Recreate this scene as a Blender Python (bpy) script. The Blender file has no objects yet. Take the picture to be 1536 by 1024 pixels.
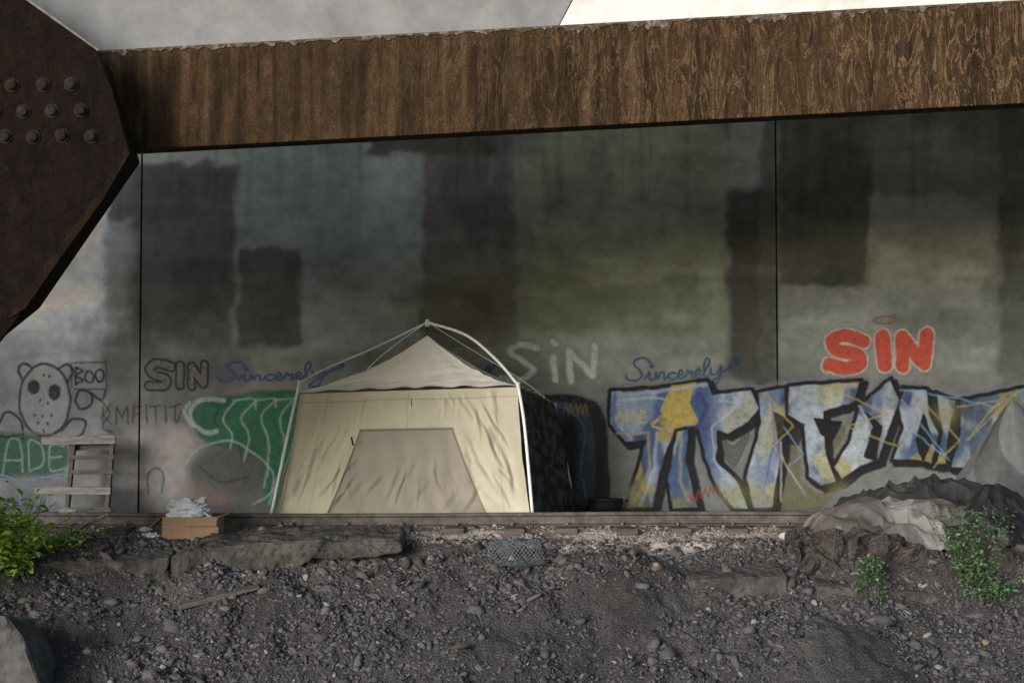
import bpy, math, numpy as np
from mathutils import Vector
rng=np.random.default_rng(7)
scene=bpy.context.scene
# ---------------------------------------------------------------- camera
CY,CZ=-20.0,1.08
FP=2600.0; PT=math.atan(128/FP)
cam_d=bpy.data.cameras.new("camera"); cam=bpy.data.objects.new("camera",cam_d)
scene.collection.objects.link(cam); scene.camera=cam
cam.location=(0,CY,CZ); cam.rotation_euler=(math.radians(90)+PT,0,0)
cam_d.lens=FP/1536*36; cam_d.sensor_width=36; cam_d.clip_end=3000
def W(px,py,Y):
    u=(np.asarray(px,float)-768)/FP; v=(512-np.asarray(py,float))/FP
    dy=math.cos(PT)-v*math.sin(PT); dz=math.sin(PT)+v*math.cos(PT)
    t=(Y-CY)/dy
    return np.stack([u*t, np.zeros_like(u*t)+Y, CZ+dz*t],-1)
# ---------------------------------------------------------------- noise
T=rng.random((256,256))
def vn(x,y):
    x=np.asarray(x,float); y=np.asarray(y,float)
    xi=np.floor(x).astype(int); yi=np.floor(y).astype(int)
    fx=x-xi; fy=y-yi; fx=fx*fx*(3-2*fx); fy=fy*fy*(3-2*fy)
    a=T[xi%256,yi%256]; b=T[(xi+1)%256,yi%256]; c=T[xi%256,(yi+1)%256]; d=T[(xi+1)%256,(yi+1)%256]
    return (a*(1-fx)+b*fx)*(1-fy)+(c*(1-fx)+d*fx)*fy
def fbm(x,y,o=4):
    s=0;a=.5;t=0
    for i in range(o):
        s=s+a*vn(x*2**i+i*17.3,y*2**i+i*9.1); t+=a; a*=.5
    return s/t
def S(c): # srgb 0-255 -> linear
    c=np.asarray(c,float)/255
    return np.where(c<=.04045,c/12.92,((c+.055)/1.055)**2.4)
def sst(x,a,b):
    t=np.clip((x-a)/(b-a),0,1); return t*t*(3-2*t)
# ---------------------------------------------------------------- mesh helpers
def link(ob,parent=None):
    scene.collection.objects.link(ob)
    if parent: ob.parent=parent
    return ob
def empty(name,loc=(0,0,0)):
    e=bpy.data.objects.new(name,None); e.empty_display_size=.2; return link(e)
def mk(name,V,F,mat,col=None,smooth=False,parent=None):
    V=np.asarray(V,float).reshape(-1,3); F=np.asarray(F,int)
    me=bpy.data.meshes.new(name); k=F.shape[1]
    me.vertices.add(len(V)); me.vertices.foreach_set('co',V.ravel())
    me.loops.add(F.size); me.loops.foreach_set('vertex_index',F.ravel())
    me.polygons.add(len(F)); me.polygons.foreach_set('loop_start',np.arange(len(F))*k)
    me.update(calc_edges=True)
    if col is not None:
        col=np.asarray(col,float).reshape(len(V),-1)
        if col.shape[1]==3: col=np.hstack([col,np.ones((len(V),1))])
        a=me.color_attributes.new('Col','FLOAT_COLOR','POINT'); a.data.foreach_set('color',col.ravel())
    if smooth: me.polygons.foreach_set('use_smooth',np.ones(len(F),bool))
    me.materials.append(mat)
    return link(bpy.data.objects.new(name,me),parent)
def mkp(name,V,F,mat,parent=None,smooth=False,bev=0,mod=None):
    me=bpy.data.meshes.new(name); me.from_pydata([tuple(map(float,v)) for v in V],[],F); me.update()
    if smooth:
        for p in me.polygons: p.use_smooth=True
    me.materials.append(mat); ob=link(bpy.data.objects.new(name,me),parent)
    if bev:
        m=ob.modifiers.new('b','BEVEL'); m.width=bev; m.segments=2; m.limit_method='ANGLE'
    return ob
def gridF(nu,nv):
    i=np.arange(nu-1)[:,None]*nv+np.arange(nv-1)[None,:]
    i=i.ravel(); return np.stack([i,i+nv,i+nv+1,i+1],-1)
def grid(name,P,mat,col=None,parent=None,smooth=True):
    nu,nv=P.shape[:2]
    return mk(name,P.reshape(-1,3),gridF(nu,nv),mat,None if col is None else col.reshape(nu*nv,-1),smooth,parent)
def tube(name,pts,r,mat,parent=None,n=8):
    pts=np.asarray(pts,float); V=[];F=[]
    rr=np.broadcast_to(r,(len(pts),))
    for i,p in enumerate(pts):
        t=pts[min(i+1,len(pts)-1)]-pts[max(i-1,0)]; t=t/np.linalg.norm(t)
        a=np.cross(t,[0,0,1.]); 
        if np.linalg.norm(a)<.1: a=np.cross(t,[0,1.,0])
        a/=np.linalg.norm(a); b=np.cross(t,a)
        for k in range(n):
            q=2*math.pi*k/n; V.append(p+rr[i]*(math.cos(q)*a+math.sin(q)*b))
    for i in range(len(pts)-1):
        for k in range(n):
            F.append([i*n+k,i*n+(k+1)%n,(i+1)*n+(k+1)%n,(i+1)*n+k])
    F.append(list(range(n))[::-1]); F.append([ (len(pts)-1)*n+k for k in range(n)])
    return mkp(name,V,F,mat,parent,True)
def cr(P,n=8,closed=False):
    P=np.asarray(P,float)
    if closed: Q=np.vstack([P[-1],P,P[0],P[1]])
    else: Q=np.vstack([2*P[0]-P[1],P,2*P[-1]-P[-2]])
    out=[]
    for i in range(1,len(Q)-2):
        t=np.linspace(0,1,n,endpoint=False)[:,None]
        a,b,c,d=Q[i-1],Q[i],Q[i+1],Q[i+2]
        out.append(.5*((2*b)+(-a+c)*t+(2*a-5*b+4*c-d)*t*t+(-a+3*b-3*c+d)*t**3))
    out=np.vstack(out)
    return out if closed else np.vstack([out,P[-1]])
def box(name,c,s,mat,parent=None,rot=(0,0,0),bev=.004):
    x,y,z=[k/2 for k in s]
    V=[(-x,-y,-z),(x,-y,-z),(x,y,-z),(-x,y,-z),(-x,-y,z),(x,-y,z),(x,y,z),(-x,y,z)]
    F=[(0,3,2,1),(4,5,6,7),(0,1,5,4),(1,2,6,5),(2,3,7,6),(3,0,4,7)]
    ob=mkp(name,V,F,mat,parent,bev=bev); ob.location=c; ob.rotation_euler=rot; return ob
# ---------------------------------------------------------------- materials
def mat(name,base='Col',col2=None,rough=.85,nscale=6,namt=.3,bump=.3,bscale=40,bdist=.01,metal=0,transl=0,alpha=False,stretch=(1,1,1),spec=.3,lo=.42,hi=.62,det=4,amin=.5):
    m=bpy.data.materials.new(name); m.use_nodes=True; nt=m.node_tree; N=nt.nodes; L=nt.links
    b=N['Principled BSDF']; out=N['Material Output']
    tc=N.new('ShaderNodeTexCoord'); mp=N.new('ShaderNodeMapping'); mp.inputs['Scale'].default_value=stretch
    L.new(tc.outputs['Object'],mp.inputs['Vector'])
    if base=='Col':
        at=N.new('ShaderNodeAttribute'); at.attribute_name='Col'; src=at.outputs['Color']
    else:
        rg=N.new('ShaderNodeRGB'); rg.outputs[0].default_value=(*base,1); src=rg.outputs[0]
    if col2 is not None:
        n=N.new('ShaderNodeTexNoise'); n.inputs['Scale'].default_value=nscale; n.inputs['Detail'].default_value=det; n.inputs['Roughness'].default_value=.65
        L.new(mp.outputs[0],n.inputs['Vector'])
        mr=N.new('ShaderNodeMapRange'); mr.inputs[1].default_value=lo; mr.inputs[2].default_value=hi
        L.new(n.outputs[0],mr.inputs[0])
        mx=N.new('ShaderNodeMixRGB'); L.new(mr.outputs[0],mx.inputs[0]); L.new(src,mx.inputs[1]); mx.inputs[2].default_value=(*col2,1); src=mx.outputs[0]
    n2=N.new('ShaderNodeTexNoise'); n2.inputs['Scale'].default_value=nscale*2.7; n2.inputs['Detail'].default_value=5; n2.inputs['Roughness'].default_value=.7
    L.new(mp.outputs[0],n2.inputs['Vector'])
    mr2=N.new('ShaderNodeMapRange'); mr2.inputs[1].default_value=.25; mr2.inputs[2].default_value=.75; mr2.inputs[3].default_value=1-namt; mr2.inputs[4].default_value=1+namt
    L.new(n2.outputs[0],mr2.inputs[0])
    mu=N.new('ShaderNodeVectorMath'); mu.operation='SCALE'; L.new(src,mu.inputs[0]); L.new(mr2.outputs[0],mu.inputs['Scale'])
    L.new(mu.outputs[0],b.inputs['Base Color'])
    b.inputs['Roughness'].default_value=rough; b.inputs['Metallic'].default_value=metal; b.inputs['Specular IOR Level'].default_value=spec
    if bump:
        n3=N.new('ShaderNodeTexNoise'); n3.inputs['Scale'].default_value=bscale; n3.inputs['Detail'].default_value=3
        L.new(mp.outputs[0],n3.inputs['Vector'])
        bp=N.new('ShaderNodeBump'); bp.inputs['Strength'].default_value=bump; bp.inputs['Distance'].default_value=bdist
        L.new(n3.outputs[0],bp.inputs['Height']); L.new(bp.outputs[0],b.inputs['Normal'])
    if transl:
        tr=N.new('ShaderNodeBsdfTranslucent'); L.new(mu.outputs[0],tr.inputs[0]); ms=N.new('ShaderNodeMixShader'); ms.inputs[0].default_value=transl
        L.new(b.outputs[0],ms.inputs[1]); L.new(tr.outputs[0],ms.inputs[2]); L.new(ms.outputs[0],out.inputs[0])
    if alpha:
        mr3=N.new('ShaderNodeMapRange'); mr3.inputs[1].default_value=.3; mr3.inputs[2].default_value=.5; mr3.inputs[3].default_value=amin; mr3.inputs[4].default_value=1
        L.new(n2.outputs[0],mr3.inputs[0]); mm=N.new('ShaderNodeMath'); mm.operation='MULTIPLY'
        L.new(mr3.outputs[0],mm.inputs[0]); L.new(at.outputs['Alpha'],mm.inputs[1]); L.new(mm.outputs[0],b.inputs['Alpha'])
    return m
M_wall=mat('concrete_wall',rough=.8,nscale=1.6,namt=.26,bump=.25,bscale=25,stretch=(1,1,1.1))
M_dark=mat('dark_joint',(.02,.02,.02),namt=.2,bump=0)
M_paint=mat('spray_paint',rough=.7,nscale=7,namt=.18,bump=0,alpha=True)
M_paint2=mat('mural_spray_paint',rough=.7,nscale=5,namt=.18,bump=0,alpha=True,amin=.72)
M_canvas=mat('tent_canvas',rough=.75,nscale=2.5,namt=.07,bump=.12,bscale=8,bdist=.02,transl=.15)
M_roof=mat('tent_roof_canvas',rough=.7,nscale=2.5,namt=.05,bump=.1,bscale=8,bdist=.02,transl=.06)
M_soil=mat('soil',rough=.95,nscale=9,namt=.5,bump=1,bscale=45,bdist=.035)
M_stone=mat('stone',rough=.9,nscale=20,namt=.3,bump=0)
M_slab=mat('broken_concrete',(.098,.091,.086),col2=(.050,.047,.045),rough=.95,nscale=3,namt=.45,bump=1,bscale=14,bdist=.04)
M_pole=mat('aluminium_pole',(.86,.87,.88),rough=.4,metal=.1,nscale=10,namt=.08,bump=0)
M_wood=mat('weathered_wood',(.12,.11,.10),col2=(.065,.06,.054),rough=.9,nscale=4,namt=.35,bump=.4,bscale=30,stretch=(1,6,6))
M_woodp=mat('pale_wood',(.25,.24,.23),col2=(.15,.145,.14),rough=.9,nscale=4,namt=.25,bump=.3,stretch=(1,6,6))
M_rail=mat('rusty_rail',(.085,.074,.068),col2=(.15,.13,.12),rough=.7,nscale=6,namt=.35,bump=.3,metal=.2)
M_tarp=mat('tarp',rough=.5,nscale=4,namt=.2,bump=.25,bscale=9,bdist=.02,spec=.5)
M_card=mat('cardboard',(.30,.205,.135),rough=.9,nscale=3,namt=.15,bump=.1)
M_cloth=mat('cloth',(.56,.60,.68),rough=.9,nscale=5,namt=.15,bump=.2)
M_leaf=mat('leaf',rough=.6,nscale=9,namt=.3,bump=0,transl=.3)
M_stem=mat('stem',(.10,.09,.04),rough=.9,bump=0)
M_black=mat('black_metal',(.012,.012,.014),rough=.35,namt=.2,bump=0)
M_wire=mat('galvanised_wire',(.16,.20,.205),rough=.5,metal=.2,bump=0)
M_deck=mat('deck_concrete',(.34,.33,.32),namt=.2)
M_upper=mat('painted_girder',(.27,.272,.275),col2=(.19,.192,.195),rough=.7,nscale=1.6,namt=.16,bump=.25,bscale=12,lo=.4,hi=.7)
M_upper2=mat('sunlight_painted_girder',(.82,.81,.78),col2=(.58,.56,.52),rough=.7,nscale=2.2,namt=.12,bump=.25,bscale=12,lo=.46,hi=.78)  # pale version of the grey girder paint, sunlight put into the colour
M_peel=mat('peeling_paint',(.24,.205,.17),col2=(.075,.052,.034),rough=.8,nscale=14,namt=.4,lo=.35,hi=.52)
M_lip=mat('light_steel_edge',(.18,.165,.16),rough=.7,nscale=9,namt=.5,bump=0)
def rust(name,c1,c2,c3,amt,top=None):
    m=bpy.data.materials.new(name); m.use_nodes=True; nt=m.node_tree;N=nt.nodes;L=nt.links;b=N['Principled BSDF']
    tc=N.new('ShaderNodeTexCoord')
    def noise(sc,st,det=5,ro=.65,dist=0,off=(0,0,0)):
        mp=N.new('ShaderNodeMapping'); mp.inputs['Scale'].default_value=st; mp.inputs['Location'].default_value=off; L.new(tc.outputs['Object'],mp.inputs[0])
        n=N.new('ShaderNodeTexNoise'); n.inputs['Scale'].default_value=sc; n.inputs['Detail'].default_value=det; n.inputs['Roughness'].default_value=ro; n.inputs['Distortion'].default_value=dist
        L.new(mp.outputs[0],n.inputs['Vector']); return n.outputs[0]
    def mr(s,a,b_,c=0,d=1):
        q=N.new('ShaderNodeMapRange'); q.inputs[1].default_value=a;q.inputs[2].default_value=b_;q.inputs[3].default_value=c;q.inputs[4].default_value=d; L.new(s,q.inputs[0]); return q.outputs[0]
    def mix(f,a,c):
        q=N.new('ShaderNodeMixRGB'); L.new(f,q.inputs[0])
        if isinstance(a,tuple): q.inputs[1].default_value=(*a,1)
        else: L.new(a,q.inputs[1])
        q.inputs[2].default_value=(*c,1); return q.outputs[0]
    def mul(a,c):
        q=N.new('ShaderNodeMath'); q.operation='MULTIPLY'; L.new(a,q.inputs[0]); L.new(c,q.inputs[1]); return q.outputs[0]
    def band(s,w_):
        sub=N.new('ShaderNodeMath'); sub.operation='SUBTRACT'; L.new(s,sub.inputs[0]); sub.inputs[1].default_value=.5
        ab=N.new('ShaderNodeMath'); ab.operation='ABSOLUTE'; L.new(sub.outputs[0],ab.inputs[0]); return mr(ab.outputs[0],0,w_,1,0)
    drips=noise(7.5,(1,1,.20),5,.6,1.3); drip2=noise(16,(1,1,.24),5,.65,1.1,(5,0,3)); big=noise(.9,(1,1,1.2),3); fine=noise(42,(1,1,1),4,.75); med=noise(8,(1,1,.7),6,.85,.6); run=noise(9,(1,1,.07),4,.6,.25,(2,0,9))
    c=mix(mr(noise(3.0,(1,1,.8),6,.8),.38,.66),c1,c2)
    c=mix(mr(med,.53,.66,0,.6),c,c3)
    c=mix(mr(med,.34,.46,.75,0),c,tuple(k*.35 for k in c1))
    c=mix(mr(run,.50,.60,0,.72*amt),c,tuple(k*.38 for k in c1))
    c=mix(mr(run,.36,.44,.35*amt,0),c,tuple(k*1.25 for k in c3))
    sx=N.new('ShaderNodeSeparateXYZ'); L.new(tc.outputs['Object'],sx.inputs[0])
    xr=mr(sx.outputs[0],-2.0,3.6,.02,1)
    c=mix(mul(mul(band(drips,.026),xr),mr(big,.32,.52,.3*amt,.9*amt)),c,tuple(k*2.0 for k in c3))
    c=mix(mul(mul(band(drip2,.016),xr),mr(big,.40,.56,0,.6*amt)),c,tuple(k*1.6 for k in c3))
    c=mix(mr(fine,.50,.66,0,.75),c,tuple(k*.4 for k in c1))
    c=mix(mr(fine,.30,.42,.4,0),c,tuple(k*1.15 for k in c3))
    if top is not None:
        ad=N.new('ShaderNodeMath'); ad.operation='MULTIPLY_ADD'; L.new(sx.outputs[0],ad.inputs[0]); ad.inputs[1].default_value=-.0535; L.new(sx.outputs[2],ad.inputs[2])
        a2=N.new('ShaderNodeMath'); a2.operation='MULTIPLY_ADD'; L.new(run,a2.inputs[0]); a2.inputs[1].default_value=.5; L.new(ad.outputs[0],a2.inputs[2])
        c=mix(mul(mr(a2.outputs[0],top+.30,top+.46,0,.55),mr(fine,.40,.55,1,.3)),c,(.19,.125,.062))
    L.new(c,b.inputs['Base Color']); b.inputs['Roughness'].default_value=.9; b.inputs['Specular IOR Level'].default_value=.15
    bp=N.new('ShaderNodeBump'); bp.inputs['Strength'].default_value=1; bp.inputs['Distance'].default_value=.04
    L.new(med,bp.inputs['Height']); L.new(bp.outputs[0],b.inputs['Normal'])
    return m
M_rust=rust('rusted_steel',(.052,.032,.018),(.088,.050,.024),(.14,.09,.047),1,top=4.45)
M_rusts=rust('rusted_strut_steel',(.016,.0095,.006),(.034,.018,.010),(.06,.033,.017),.3)
M_rustb=rust('rusted_bolt_steel',(.028,.022,.019),(.052,.038,.030),(.09,.062,.045),.1)
M_rustd=rust('dark_rusted_steel',(.0085,.006,.005),(.019,.011,.008),(.032,.018,.011),.2)
# ---------------------------------------------------------------- wall
WY=2.0
def rect(px,py,x0,y0,x1,y1,s=5):
    w=(fbm(px/26,py/26,3)-.5)*22; w2=(fbm(px/22+50,py/22,3)-.5)*22
    return sst(px+w,x0-s,x0+s)*sst(-(px+w),-x1-s,-x1+s)*sst(py+w2,y0-s,y0+s)*sst(-(py+w2),-y1-s,-y1+s)
def wallcol(px,py):
    base=S((126,131,128)); c=np.broadcast_to(base,px.shape+(3,)).copy()
    def ap(m,col,o=1):
        nonlocal c
        c=c*(1-(m*o)[...,None])+S(col)*(m*o)[...,None]
    ap(rect(px,py,-900,225,158,800,6),(196,208,222))  # far-left wall paler and bluer: daylight painted into its colour
    ap(rect(px,py,-900,500,205,900,50),(124,127,131),.75)
    ap(rect(px,py,150,330,196,520,14),(132,141,149),.6)  # soft bluish light reflection, painted onto the wall
    ap(rect(px,py,156,-400,352,330,6),(90,94,98))
    ap(rect(px,py,200,250,352,520,10),(85,86,89))
    ap(rect(px,py,195,250,350,480,25),(72,73,75),.6)
    ap(rect(px,py,156,500,360,900,25),(94,94,97),.8)
    ap(rect(px,py,208,205,350,245),(138,146,144))
    ap(rect(px,py,356,215,632,520,6),(121,133,137))
    ap(rect(px,py,540,230,632,480,30),(141,154,158),.6)
    ap(rect(px,py,360,372,450,520,5),(80,83,85))
    ap(rect(px,py,632,200,775,520,6),(98,101,99))
    ap(rect(px,py,775,-100,1092,500,12),(117,125,113))
    ap(rect(px,py,790,220,1085,330,30),(101,109,96),.5)
    ap(rect(px,py,555,190,745,232,5),(78,81,76))
    ap(rect(px,py,1090,285,1166,575,8),(70,72,68))
    ap(rect(px,py,1140,-300,1166,760,4),(84,87,81),.7)
    ap(rect(px,py,1168,100,1306,428,5),(80,84,77))
    ap(rect(px,py,1306,292,1500,432,7),(128,135,128))
    ap(rect(px,py,1172,428,1502,575,6),(124,130,126))
    ap(rect(px,py,1500,100,2600,900,6),(80,85,78),.8)
    ap(rect(px,py,-900,560,2600,900,30),(98,99,100),.45)
    ap(rect(px,py,205,640,300,770,25),(142,138,139),.8)
    ap(rect(px,py,1168,100,1600,292,7),(82,87,77),.6)
    g=fbm(px/90,py/45,5); st=fbm(px/20,py/130,4); h=fbm(px/260,py/16,4); sp=fbm(px/12,py/12,4); bl=fbm(px/45+60,py/45,5)
    c=c*(.34+.40*g+.16*st+.26*h+.18*sp+.30*bl)[...,None]
    cl=sst(fbm(px/130+7,py/34+3,4),.50,.70)*sst(py,300,420)*sst(-py,-600,-520)
    c=c*(1+.30*cl)[...,None]
    stn=sst(fbm(px/60+80,py/70+11,5),.55,.66); c=c*(1-.22*stn)[...,None]
    dr=sst(fbm(px/12+40,py/240,3),.56,.72)*sst(-py,-480,-150)
    c=c*(1-.20*dr)[...,None]
    lf=1+.95*sst(-py,-560,-220); c=c*lf[...,None]   # upper wall colour brightened to offset the shade that falls there
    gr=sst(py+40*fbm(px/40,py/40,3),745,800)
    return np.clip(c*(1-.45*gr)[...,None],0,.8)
wall=empty('concrete_retaining_wall')
def wx(px): return float(W(px,600,WY)[0])
panels=[(-17,wx(208.0)),(wx(210.6),wx(1165)),(wx(1167.5),19)]
def px_of(x,z):
    f=(WY-CY)*math.cos(PT)+(z-CZ)*math.sin(PT); u=-(WY-CY)*math.sin(PT)+(z-CZ)*math.cos(PT)
    return 768+x/f*FP, 512-u/f*FP
for i,(a,b) in enumerate(panels):
    xs=np.linspace(a,b,int((b-a)/.03)+2); zs=np.linspace(-.35,6.6,235)
    X,Z=np.meshgrid(xs,zs,indexing='ij'); px,py=px_of(X,Z)
    P=np.stack([X,np.full_like(X,WY),Z],-1)
    grid('panel_%d'%i,P,M_wall,wallcol(px,py),wall)
box('backing',(1,WY+.35,3.05),(36,.6,7.3),M_dark,wall)
# ---------------------------------------------------------------- graffiti
class Cv:
    def __init__(s,x0,y0,x1,y1,st=1.0):
        s.x=np.arange(x0,x1+st,st); s.y=np.arange(y0,y1+st,st)
        s.X,s.Y=np.meshgrid(s.x,s.y,indexing='ij'); s.st=st
        s.WX=s.X+(fbm(s.X/14,s.Y/14,2)-.5)*3; s.WY=s.Y+(fbm(s.X/14+30,s.Y/14,2)-.5)*3
        s.c=np.zeros(s.X.shape+(3,)); s.a=np.zeros(s.X.shape)
    def paint(s,m,col,op=1):
        m=m*op
        col=col if isinstance(col,np.ndarray) and col.ndim==3 else S(col)
        na=m+s.a*(1-m); nn=np.maximum(na,1e-6)[...,None]
        s.c=(col*m[...,None]+s.c*(s.a*(1-m))[...,None])/nn; s.a=na
    def dist(s,P,closed=False,R=1e9):
        P=np.asarray(P,float); D=np.full(s.X.shape,999.)
        seg=list(zip(P[:-1],P[1:])); 
        if closed: seg.append((P[-1],P[0]))
        for a,b in seg:
            i0,i1=np.searchsorted(s.x,[min(a[0],b[0])-R-4,max(a[0],b[0])+R+4]); j0,j1=np.searchsorted(s.y,[min(a[1],b[1])-R-4,max(a[1],b[1])+R+4])
            if i1<=i0 or j1<=j0: continue
            x=s.WX[i0:i1,j0:j1]; y=s.WY[i0:i1,j0:j1]; d=b-a; l=max(d@d,1e-6)
            t=np.clip(((x-a[0])*d[0]+(y-a[1])*d[1])/l,0,1)
            D[i0:i1,j0:j1]=np.minimum(D[i0:i1,j0:j1],np.hypot(x-a[0]-t*d[0],y-a[1]-t*d[1]))
        return D
    def stroke(s,P,w,col,op=1,soft=2.4,closed=False,smooth=True):
        if smooth and len(P)>2: P=cr(P,7,closed)
        D=s.dist(P,closed,w/2+soft); s.paint(np.clip((w/2-D)/soft+.5,0,1),col,op)
    def inside(s,P):
        P=np.asarray(P,float); I=np.zeros(s.X.shape,bool); x=s.WX;y=s.WY
        for a,b in zip(P,np.roll(P,-1,0)):
            if a[1]==b[1]: continue
            c=((a[1]>y)!=(b[1]>y))&(x<(b[0]-a[0])*(y-a[1])/(b[1]-a[1])+a[0]); I^=c
        return I
    def sd(s,P,R=12): 
        D=np.minimum(s.dist(P,True,R),R); return np.where(s.inside(P),D,-D)
    def fill(s,P,col,op=1,grow=0,soft=2.2,smooth=False):
        if smooth: P=cr(P,5,True)
        s.paint(np.clip((s.sd(P,max(14,grow+4))+grow)/soft+.5,0,1),col,op)
    def make(s,name,off,m=None,op=1.0):
        P=W(s.X,s.Y,WY-off); nu,nv=s.X.shape; s.a=s.a*op
        F=gridF(nu,nv); af=s.a.ravel(); keep=(af[F].max(1)>.02); F=F[keep]
        idx=np.unique(F); mp=-np.ones(nu*nv,int); mp[idx]=np.arange(len(idx))
        col=np.concatenate([s.c.reshape(-1,3),af[:,None]],1)[idx]
        return mk(name,P.reshape(-1,3)[idx],mp[F],m or M_paint,col)
BK=(22,23,26)
SINC=[[(38,12),(30,4),(18,6),(14,14),(22,22),(26,32),(16,40),(4,38),(0,32)],
[(30,38),(38,26),(38,38),(46,36),(48,27),(50,36),(56,27),(60,30),(60,38),(66,34)],
[(78,28),(72,26),(67,32),(72,38),(80,34),(88,28),(85,23),(81,30),(84,37),(92,33)],
[(92,34),(96,24),(98,28),(104,26),(103,36),(108,33),(116,27),(113,22),(109,29),(112,36),(120,31)],
[(120,31),(130,10),(126,4),(122,16),(124,34),(132,30)],
[(132,20),(134,30),(142,28),(148,16),(146,34),(138,50),(128,46),(140,36),(158,20),(175,8)]]
def sinc(ox,oy,sx,sy,name,off,col,op=.85):
    c=Cv(ox-8,oy-12,ox+185*sx+8,oy+60*sy)
    for st in SINC: c.stroke([(ox+p[0]*sx,oy+p[1]*sy) for p in st],2.8,col,.85)
    c.stroke([(ox+39*sx,oy+17*sy),(ox+42*sx,oy+17*sy)],4,col)
    c.stroke([(ox+165*sx,oy+6*sy),(ox+176*sx,oy+7*sy),(ox+172*sx,oy+15*sy)],2.8,col,.8)
    c.make(name,off,M_paint2,op)
sinc(938,533,.97,.95,'cursive_graffiti_tag',.004,(30,80,128))
sinc(326,540,1.08,.8,'cursive_graffiti_tag.001',.004,(40,84,136))
c=Cv(722,535,756,565); c.stroke([(726,556),(734,548),(732,560),(744,546),(748,552)],3,(44,84,128),.9); c.make('cursive_graffiti_tag.002',.004)
c=Cv(1222,470,1415,572)
SR=[([(1296,512),(1268,503),(1248,512),(1258,526),(1284,531),(1290,545),(1268,552),(1243,547)],20),([(1324,505),(1327,547)],22),([(1354,549),(1353,506),(1386,545),(1390,501)],20)]
for P,w in SR: c.stroke(P,w+7,(186,182,174),.75,smooth=len(P)>4)
for P,w in SR: c.stroke(P,w,(178,70,54),.95,smooth=len(P)>4)
for P in ([(1262,516),(1272,516)],[(1262,540),(1270,541)]): c.stroke(P,2,(205,180,170))
c.stroke([(1310,481),(1328,475),(1346,479),(1330,486)],2,(170,80,66),.45,closed=True)
c.make('red_bubble_letter_graffiti',.004,M_paint2)
c=Cv(742,498,908,586)
for P,w in [([(806,522),(782,517),(765,527),(786,542),(800,556),(778,570),(752,566)],9),([(830,536),(833,570)],10),([(829,512),(834,517)],9),([(856,571),(853,526),(890,564),(892,519)],10)]:
    c.stroke(P,w+10,(150,155,152),.3,9,smooth=len(P)>4); c.stroke(P,w,(200,206,206),.85,4.5,smooth=len(P)>4)
c.make('white_graffiti_tag',.004,M_paint2,.9)
c=Cv(208,530,325,596)
G=[([(256,550),(236,545),(224,553),(232,562),(248,568),(246,578),(224,578)],11),([(270,548),(270,577)],10),([(288,579),(287,549),(305,575),(307,546)],9)]
for P,w in G: c.stroke(P,w+5,(32,32,34),.9,smooth=len(P)>4)
for P,w in G: c.stroke(P,w-1,(98,98,100),.9,smooth=len(P)>4)
c.make('bubble_letter_graffiti',.004,None,.9)
c=Cv(-30,535,172,672)
el=lambda cx,cy,rx,ry,n=20:[(cx+rx*math.cos(t),cy+ry*math.sin(t)) for t in np.linspace(0,2*math.pi,n,endpoint=False)]
c.fill(el(67,600,38,54),(164,170,176),.45); 
c.stroke(el(67,600,38,54),4,(40,40,44),.8,closed=True)
c.stroke([(46,550),(34,546),(27,556),(33,570)],4,BK,.75); c.stroke([(88,552),(100,547),(110,557),(102,572)],4,BK,.75)
c.fill(el(51,580,9,11),(44,42,46)); c.fill(el(82,588,10,12),(44,42,46))
for a,b in [(66,562),(74,564),(60,600),(72,605),(52,622),(64,624),(78,623),(58,634),(72,636),(66,646)]: c.fill(el(a,b,2,2.4,8),(60,60,62))
c.stroke([(34,660),(30,630),(10,618),(0,632),(-12,650),(8,655),(34,650)],3.6,BK,.75)
c.stroke([(92,645),(108,628),(128,632),(122,652),(98,658)],3.6,BK,.75)
c.stroke([(112,600),(120,586),(136,590),(138,606),(122,614),(112,600)],3.6,BK,.75); c.stroke([(136,590),(152,600),(158,586)],3,BK,.7)
c.stroke([(108,582),(106,545),(158,542),(160,584),(112,584)],2.2,BK,.6,smooth=False)
for P in ([(114,552),(114,576)],[(114,552),(124,556),(114,564),(125,570),(114,577)],el(134,565,6,9,10),el(149,563,6,9,10)): c.stroke(P,3,BK,.8,closed=len(P)>6)
c.stroke([(150,600),(165,618),(154,640),(170,650)],3,BK,.5)
c.make('masked_bear_graffiti',.004,None,.9)
c=Cv(148,590,282,650)
x=154
for P in ([(0,4),(0,30)],[(12,2),(0,18),(13,32)],[(20,32),(21,6),(29,22),(37,4),(39,32)],[(46,4),(46,30)],[(46,6),(58,6)],[(46,17),(56,16)],[(66,4),(66,30)],[(72,6),(88,4)],[(80,5),(80,30)],[(94,4),(94,30)],[(100,6),(116,2)],[(108,4),(108,28)],[(110,30),(122,6)]):
    c.stroke([(x+p[0],604+p[1]) for p in P],2.2,(46,44,46),.6,smooth=False)
c.make('scribble_graffiti',.004)
c=Cv(-60,645,112,775)
c.fill([(-60,655),(60,652),(100,668),(98,700),(70,712),(-60,708)],(50,94,78),.7,soft=9,smooth=True)
for P in ([(4,708),(14,660),(30,664),(34,708)],[(10,690),(30,690)],[(44,706),(44,662),(62,668),(64,696),(44,706)],[(96,668),(76,668),(76,704),(98,702)],[(76,686),(92,684)],[(-20,660),(-6,700)]): c.stroke(P,3.5,(140,166,162),.55)
for P in ([(-30,722),(0,712),(30,722),(60,716),(100,712),(104,740)],[(-20,760),(0,735),(20,760)],[(30,765),(34,728),(60,740),(50,768)],[(70,768),(76,730),(100,745)]): c.stroke(P,3,(130,158,192),.65,3)
c.make('green_letter_graffiti',.004)
c=Cv(214,694,252,744); c.stroke([(222,738),(222,712),(234,702),(244,712),(243,738)],3,(60,94,118),.6); c.make('arch_graffiti',.004)
c=Cv(262,585,470,770)
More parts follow.
